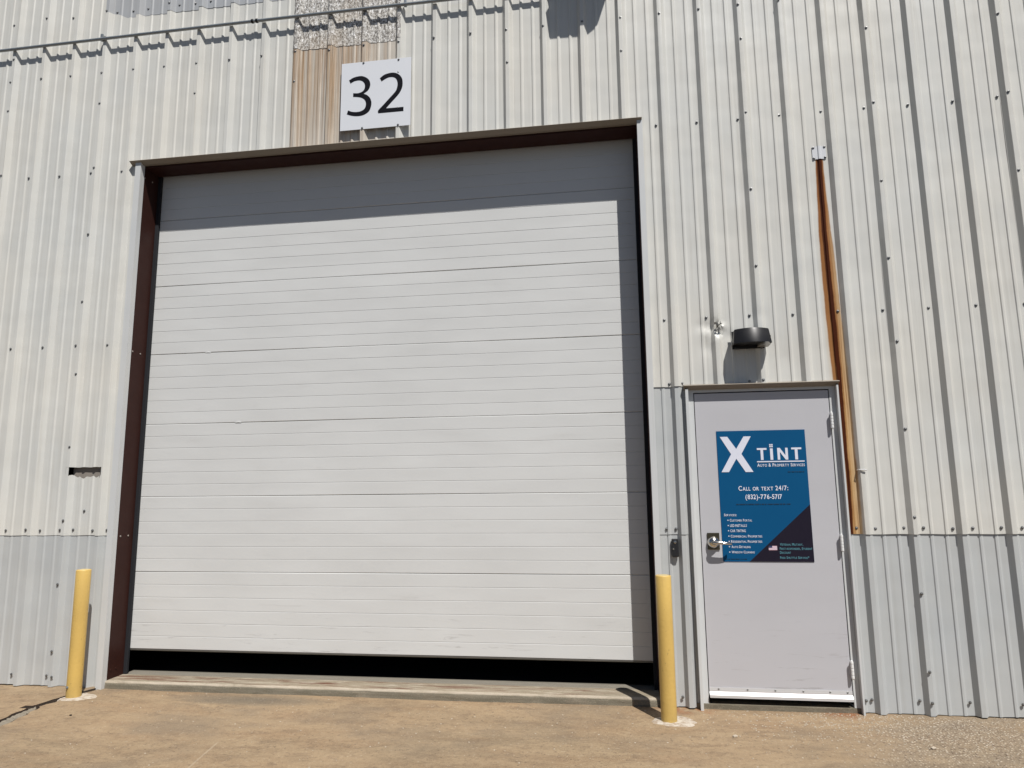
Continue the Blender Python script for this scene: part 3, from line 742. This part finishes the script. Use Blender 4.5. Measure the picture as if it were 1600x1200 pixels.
# ------------------------------------------------------------------ poster
PL, PR_, PB, PT = -.612, -.0065, .971, 1.882; PY = -.0035
t = empty('door_poster', (-.31, PY, PB)); tag(t, 'blue window tint and detailing poster stuck on the entry door', 'poster')
MB().box(PL, PR_, PY, -.0006, PB, PT).build('poster_sheet', 'blue', t)
MB().prism([(PR_ - .0004, 1.361), (PR_ - .0004, .9714), (-.434, .9714)], PY - .0008, PY - .0001).build('dark_corner', 'navy', t)
LY0, LY1 = PY - .0018, PY - .0010
q = MB().prism([(-.589,1.841),(-.537,1.841),(-.480,1.753),(-.425,1.841),(-.375,1.841),(-.446,1.717),(-.371,1.589),(-.424,1.589),(-.483,1.684),(-.539,1.590),(-.590,1.590),(-.517,1.716)], LY0, LY1)
q.build('logo_letter', 'white_ink', t)['label'] = 'big white letter X'
q = MB()
q.prism([(-.339,1.756),(-.273,1.756),(-.273,1.743),(-.297,1.743),(-.297,1.672),(-.315,1.672),(-.315,1.743),(-.339,1.743)], LY0, LY1)
q.prism([(-.2500,1.7525),(-.231,1.7525),(-.231,1.672),(-.2500,1.672)], LY0, LY1)
for a in (-.2530, -.2400):
    for b in (1.7605, 1.7730): q.prism([(a, b), (a + .0105, b), (a + .0105, b + .0100), (a, b + .0100)], LY0, LY1)
q.prism([(-.201,1.672),(-.201,1.755),(-.183,1.755),(-.147,1.702),(-.147,1.755),(-.130,1.755),(-.130,1.672),(-.147,1.672),(-.184,1.727),(-.184,1.672)], LY0, LY1)
q.prism([(-.106,1.756),(-.038,1.756),(-.038,1.743),(-.064,1.743),(-.064,1.672),(-.083,1.672),(-.083,1.743),(-.106,1.743)], LY0, LY1)
q.prism([(-.343,1.664),(-.0215,1.664),(-.0215,1.656),(-.343,1.656)], LY0, LY1)
q.build('logo_word', 'white_ink', t)['label'] = 'white word TINT with a line below'
DG = bpy.context.evaluated_depsgraph_get()
def text_geo(s, x0, x1, z0, cap, fatten=.06, small=.78):
    """small-capital lettering fitted to a box; returns verts, faces"""
    V = []; F = []; cur = 0.
    for ch in s:
        sc_ = cap if (ch.isupper() or not ch.isalpha()) else cap * small
        if ch == ' ': cur += cap * .42; continue
        c = bpy.data.curves.new('tmp', 'FONT'); c.body = ch.upper(); c.size = 1.0; c.offset = fatten * .35; c.resolution_u = 3
        o = bpy.data.objects.new('tmp', c); COL.objects.link(o)
        bpy.context.view_layer.update()
        me = bpy.data.meshes.new_from_object(o.evaluated_get(bpy.context.evaluated_depsgraph_get()))
        k = sc_ / .729
        xs_ = [v.co.x for v in me.vertices]; mn, mx = (min(xs_), max(xs_)) if xs_ else (0, .3)
        n0 = len(V)
        V += [(cur + (v.co.x - mn) * k, v.co.y * k) for v in me.vertices]
        F += [[n0 + i for i in p.vertices] for p in me.polygons]
        cur += (mx - mn) * k + cap * .13
        bpy.data.objects.remove(o); bpy.data.curves.remove(c); bpy.data.meshes.remove(me)
    W = cur - cap * .13; f = (x1 - x0) / W
    return [(x0 + x * f, z0 + z) for x, z in V], F
def lettering(lines, mat, name, label=None, extra=None, fat=.06):
    V = []; F = []
    for s, x0, x1, z0, cap in lines:
        v, f = text_geo(s, x0, x1, z0, cap, fat); n0 = len(V)
        V += [(x, LY0, z) for x, z in v]; F += [[n0 + i for i in p] for p in f]
    if extra:
        n0 = len(V); V += extra[0]; F += [[n0 + i for i in p] for p in extra[1]]
    o = mesh_obj(name, V, F, mat, t)
    if label: o['label'] = label
    return o
lettering([('Auto & Property Services', -.343, -.0225, 1.625, .0235)], 'white_ink', 'lettering', 'Auto & Property Services', fat=.05)
lettering([('Call or text 24/7:', -.481, -.145, 1.4595, .033)], 'white_ink', 'lettering', 'Call or text 24/7', fat=.05)
lettering([('(832)-776-5717', -.437, -.190, 1.400, .033)], 'white_ink', 'lettering', 'the phone number in white', fat=.05)
bul = []; bf = []
for i, z in enumerate((1.2545, 1.218, 1.182, 1.1455, 1.109, 1.0725, 1.036)):
    c0 = len(bul); bul.append((-.565, LY0, z))
    bul += [(-.565 + .0042 * cos(a * pi / 4), LY0, z + .0042 * sin(a * pi / 4)) for a in range(8)]; bf += [(c0, c0 + 1 + a, c0 + 1 + (a + 1) % 8) for a in range(8)]
lettering([('Services:', -.590, -.504, 1.283, .0175), ('Customer Portal', -.553, -.402, 1.2455, .0180), ('LED INSTALLS', -.553, -.440, 1.209, .018),
           ('CAR TINTING', -.553, -.449, 1.173, .018), ('Commercial Properties', -.553, -.341, 1.136, .018), ('Residential Properties', -.552, -.343, 1.100, .018),
           ('Auto Detailing', -.551, -.423, 1.064, .0175), ('Window Cleaning', -.552, -.398, 1.028, .0175)], 'white_ink', 'lettering', 'white bulleted list of services', (bul, bf), fat=.04)
lettering([('Veteran, Military,', -.226, -.073, 1.0805, .0175), ('First-responder, Student', -.2285, -.0145, 1.052, .0175), ('Discount', -.2295, -.157, 1.0255, .0175), ('Free Shuttle Service*', -.2305, -.039, .992, .0165)],
          'teal_ink', 'lettering', 'small teal lines about the discount', fat=.05)
# very small dark lines, too faint to read in the photo
rr = random.Random(9)
for x0, x1, z, h in ((-.139, -.028, 1.583, .0075), (-.502, -.129, 1.360, .0085), (-.597, -.450, .986, .006)):
    x = x0; q = MB()
    while x < x1 - .004:
        wv = rr.uniform(.0025, .0055)
        q.prism([(x, z), (x + wv, z), (x + wv, z + h * rr.uniform(.75, 1)), (x, z + h * rr.uniform(.75, 1))], LY0, LY1); x += wv + rr.choice((.0013, .0013, .0015, .005))
    q.build('fine_print', 'dimink', t)
q = MB(); fx0, fx1, fz0, fz1 = -.302, -.246, 1.0495, 1.0785
for i in range(7):
    a = fz0 + (fz1 - fz0) * (2 * i) / 13; b = fz0 + (fz1 - fz0) * (2 * i + 1) / 13
    q.prism([(fx0 if i < 4 else fx0 + .024, a), (fx1, a), (fx1, b), (fx0 if i < 4 else fx0 + .024, b)], LY0, LY1)
fl = q.build('flag', 'pink', t); fl['label'] = 'small stars and stripes flag'
q = MB()
for i in range(6):
    a = fz0 + (fz1 - fz0) * (2 * i + 1) / 13; b = fz0 + (fz1 - fz0) * (2 * i + 2) / 13
    q.prism([(fx0 if i < 3 else fx0 + .024, a), (fx1, a), (fx1, b), (fx0 if i < 3 else fx0 + .024, b)], LY0, LY1)
q.build('flag_stripe', 'white_ink', fl)
MB().prism([(fx0, fz0 + .0157), (fx0 + .0238, fz0 + .0157), (fx0 + .0238, fz1), (fx0, fz1)], LY0, LY1).build('flag_canton', plain('flag_blue', (.03, .045, .12), .5), fl)

# ------------------------------------------------------------------ wall light over the entry door
t = empty('wall_light', (-.325, -.04, 2.49)); tag(t, 'dark bronze rounded wall light above the entry door', 'wall light')
def dplan(cx, w_, d, y0, n=14):
    P = [(cx - w_ / 2, y0)]
    P += [(cx - w_ / 2, y0 - d * .45)]
    for i in range(n + 1):
        a = i / n; x = cx - w_ / 2 + w_ * a
        P.append((x, y0 - d * .5 - d * .5 * (1 - (2 * a - 1) ** 2) ** .5 * 1.0 if False else y0 - d * .62 - d * .38 * (1 - (2 * a - 1) ** 2)))
    P += [(cx + w_ / 2, y0 - d * .45), (cx + w_ / 2, y0)]
    return P
cx = -.346; P0 = dplan(cx + .002, .262, .148, -.040); P1 = dplan(cx, .236, .130, -.040); n = len(P0)
mb = MB(); zt, zl = 2.598, 2.492
V = [(x, y, zl) for x, y in P0] + [(x, y, zt - .006) for x, y in P1] + [(cx + (x - cx) * .97, -.04 + (y + .04) * .97, zt) for x, y in P1]
F = [(i, i + 1, n + i + 1, n + i) for i in range(n - 1)] + [(n + i, n + i + 1, 2 * n + i + 1, 2 * n + i) for i in range(n - 1)] + [tuple(range(2 * n, 3 * n)), tuple(range(n)), (n - 1, 0, n, 2 * n - 1), (2 * n - 1, n, 2 * n, 3 * n - 1)]
mb.add(V, F); autosmooth(mb.build('housing', 'darkmetal', t), 30)
Pl = [(cx + .085 + (x - cx) * .28, -.04 + (y + .04) * .90) for x, y in P0]
MB().prism_z(Pl, zl - .014, zl - .0005).build('lens', 'lens', t)
MB().box(cx - .125, cx + .10, -.0405, -.0385, 2.47, 2.60).box(cx - .110, cx - .075, -.075, -.045, zl - .026, zl - .0165, .003).build('back_plate', 'darkmetal', t)
MB().lathe((cx + .1285, -.10, 2.545), [(.006, 0), (.006, .004), (.003, .006)], 'x', 10).build('screw', 'darkmetal', t)

# floodlight just above the picture; its shadow falls on the wall
t = empty('floodlight', (-1.30, -.04, 6.2)); tag(t, 'dark floodlight bracketed high on the wall above the overhead door corner', 'floodlight')
SP = [(-1.83, 5.62), (-1.79, 5.50), (-1.733, 5.411), (-1.782, 5.295), (-1.743, 5.152), (-1.52, 5.144), (-1.432, 5.150), (-1.353, 5.21), (-1.308, 5.347), (-1.25, 5.62)]
yy = -.36
MB().prism([(x + .64 * .36, z + 1.88 * .36 + .0) for x, z in SP], yy - .03, yy + .03).build('housing', 'darkmetal', t)
MB().box(-1.40, -1.22, -.33, -.038, 6.20, 6.26).build('bracket', 'darkmetal', t)

# ------------------------------------------------------------------ doorbell camera
t = empty('video_doorbell', (-.937, -.003, 1.0)); tag(t, 'slim black video doorbell beside the entry door', 'doorbell')
o = MB().box(-.961, -.915, -.030, -.004, 1.002, 1.128, .006).build('body', 'blackplastic', t)
MB().lathe((-.951, -.0302, 1.058), [(.0055, 0), (.0055, -.002), (.003, -.003)], 'y', 14).build('button', 'lens', t)
MB().lathe((-.938, -.0302, 1.106), [(.010, 0), (.010, -.003), (.006, -.004)], 'y', 18).build('camera_lens', 'chrome', t)

# ------------------------------------------------------------------ conduit along the wall
t = empty('conduit', (-4.3, -.055, 5.50)); tag(t, 'thin galvanised conduit running along the top of the wall', 'conduit')
CY = -.056; CZ = 5.525
xs = [-9.2 + i * .5 for i in range(27)]
pts = [(x, CY, CZ + .004 * sin(x * 1.1)) for x in xs]
autosmooth(MB().tube(pts, .0135, 12).build('pipe', 'galv', t), 60)
for x in (-4.325, -4.285): 
    autosmooth(MB().lathe((x, CY, CZ + .004 * sin(x * 1.1)), [(.0135, -.010), (.0185, -.008), (.0185, .008), (.0135, .010)], 'x', 12).build('coupling', 'darkmetal', t))
for x in (-5.775, -2.955, -7.6): MB().box(x - .012, x + .012, -.058, -.038, CZ - .016, CZ + .050, .003).build('clamp', 'galv', t)

# ------------------------------------------------------------------ pebbles and loose grit
def pebble_mesh(seed, s):
    rr = random.Random(seed); bm = bmesh.new(); bmesh.ops.create_icosphere(bm, subdivisions=1, radius=1)
    for v in bm.verts: v.co = Vector((v.co.x * s * rr.uniform(.8, 1.3), v.co.y * s * rr.uniform(.7, 1.1), v.co.z * s * .5 * rr.uniform(.7, 1.2)))
    bm.verts.index_update(); r_ = ([v.co.copy() for v in bm.verts], [[v.index for v in f.verts] for f in bm.faces]); bm.free(); return r_
mb = MB(); rr = random.Random(12)
for i in range(2600):
    x = rr.gauss(.45, .55); y = -abs(rr.gauss(.02, .30)) - .02 - .15 * max(0, x - .5)
    if i % 5 == 0: x = rr.uniform(-5.2, 2.4); y = -rr.uniform(.01, 1.6)
    if not (-7 < x < 3 and -2 < y < -.012): continue
    v, f = pebble_mesh(i, rr.choice((.002, .003, .004, .006))); mb.add([p + Vector((x, y, gz(x, y) + .001)) for p in v], f)
o = mb.build('gravel', 'stone'); tag(o, 'loose grit and small stones scattered on the concrete below the right wall', 'gravel', kind='stuff')
for (x, y, s, lb) in ((-.672, -.50, .016, 'whitish pebble on the concrete right of the right bollard'), (.42, -.56, .017, 'pale pebble lying in the gritty concrete at bottom right'), (-5.06, -.62, .010, 'dark pebble on the concrete below the left bollard')):
    v, f = pebble_mesh(int(s * 999), s); o = mesh_obj('pebble', v, f, 'stone' if s > .011 else 'dark'); o.location = (x, y, gz(x, y) + s * .3)
    tag(o, lb, 'pebble')
for o in bpy.data.objects:
    if '_loc' in o.keys(): del o['_loc']
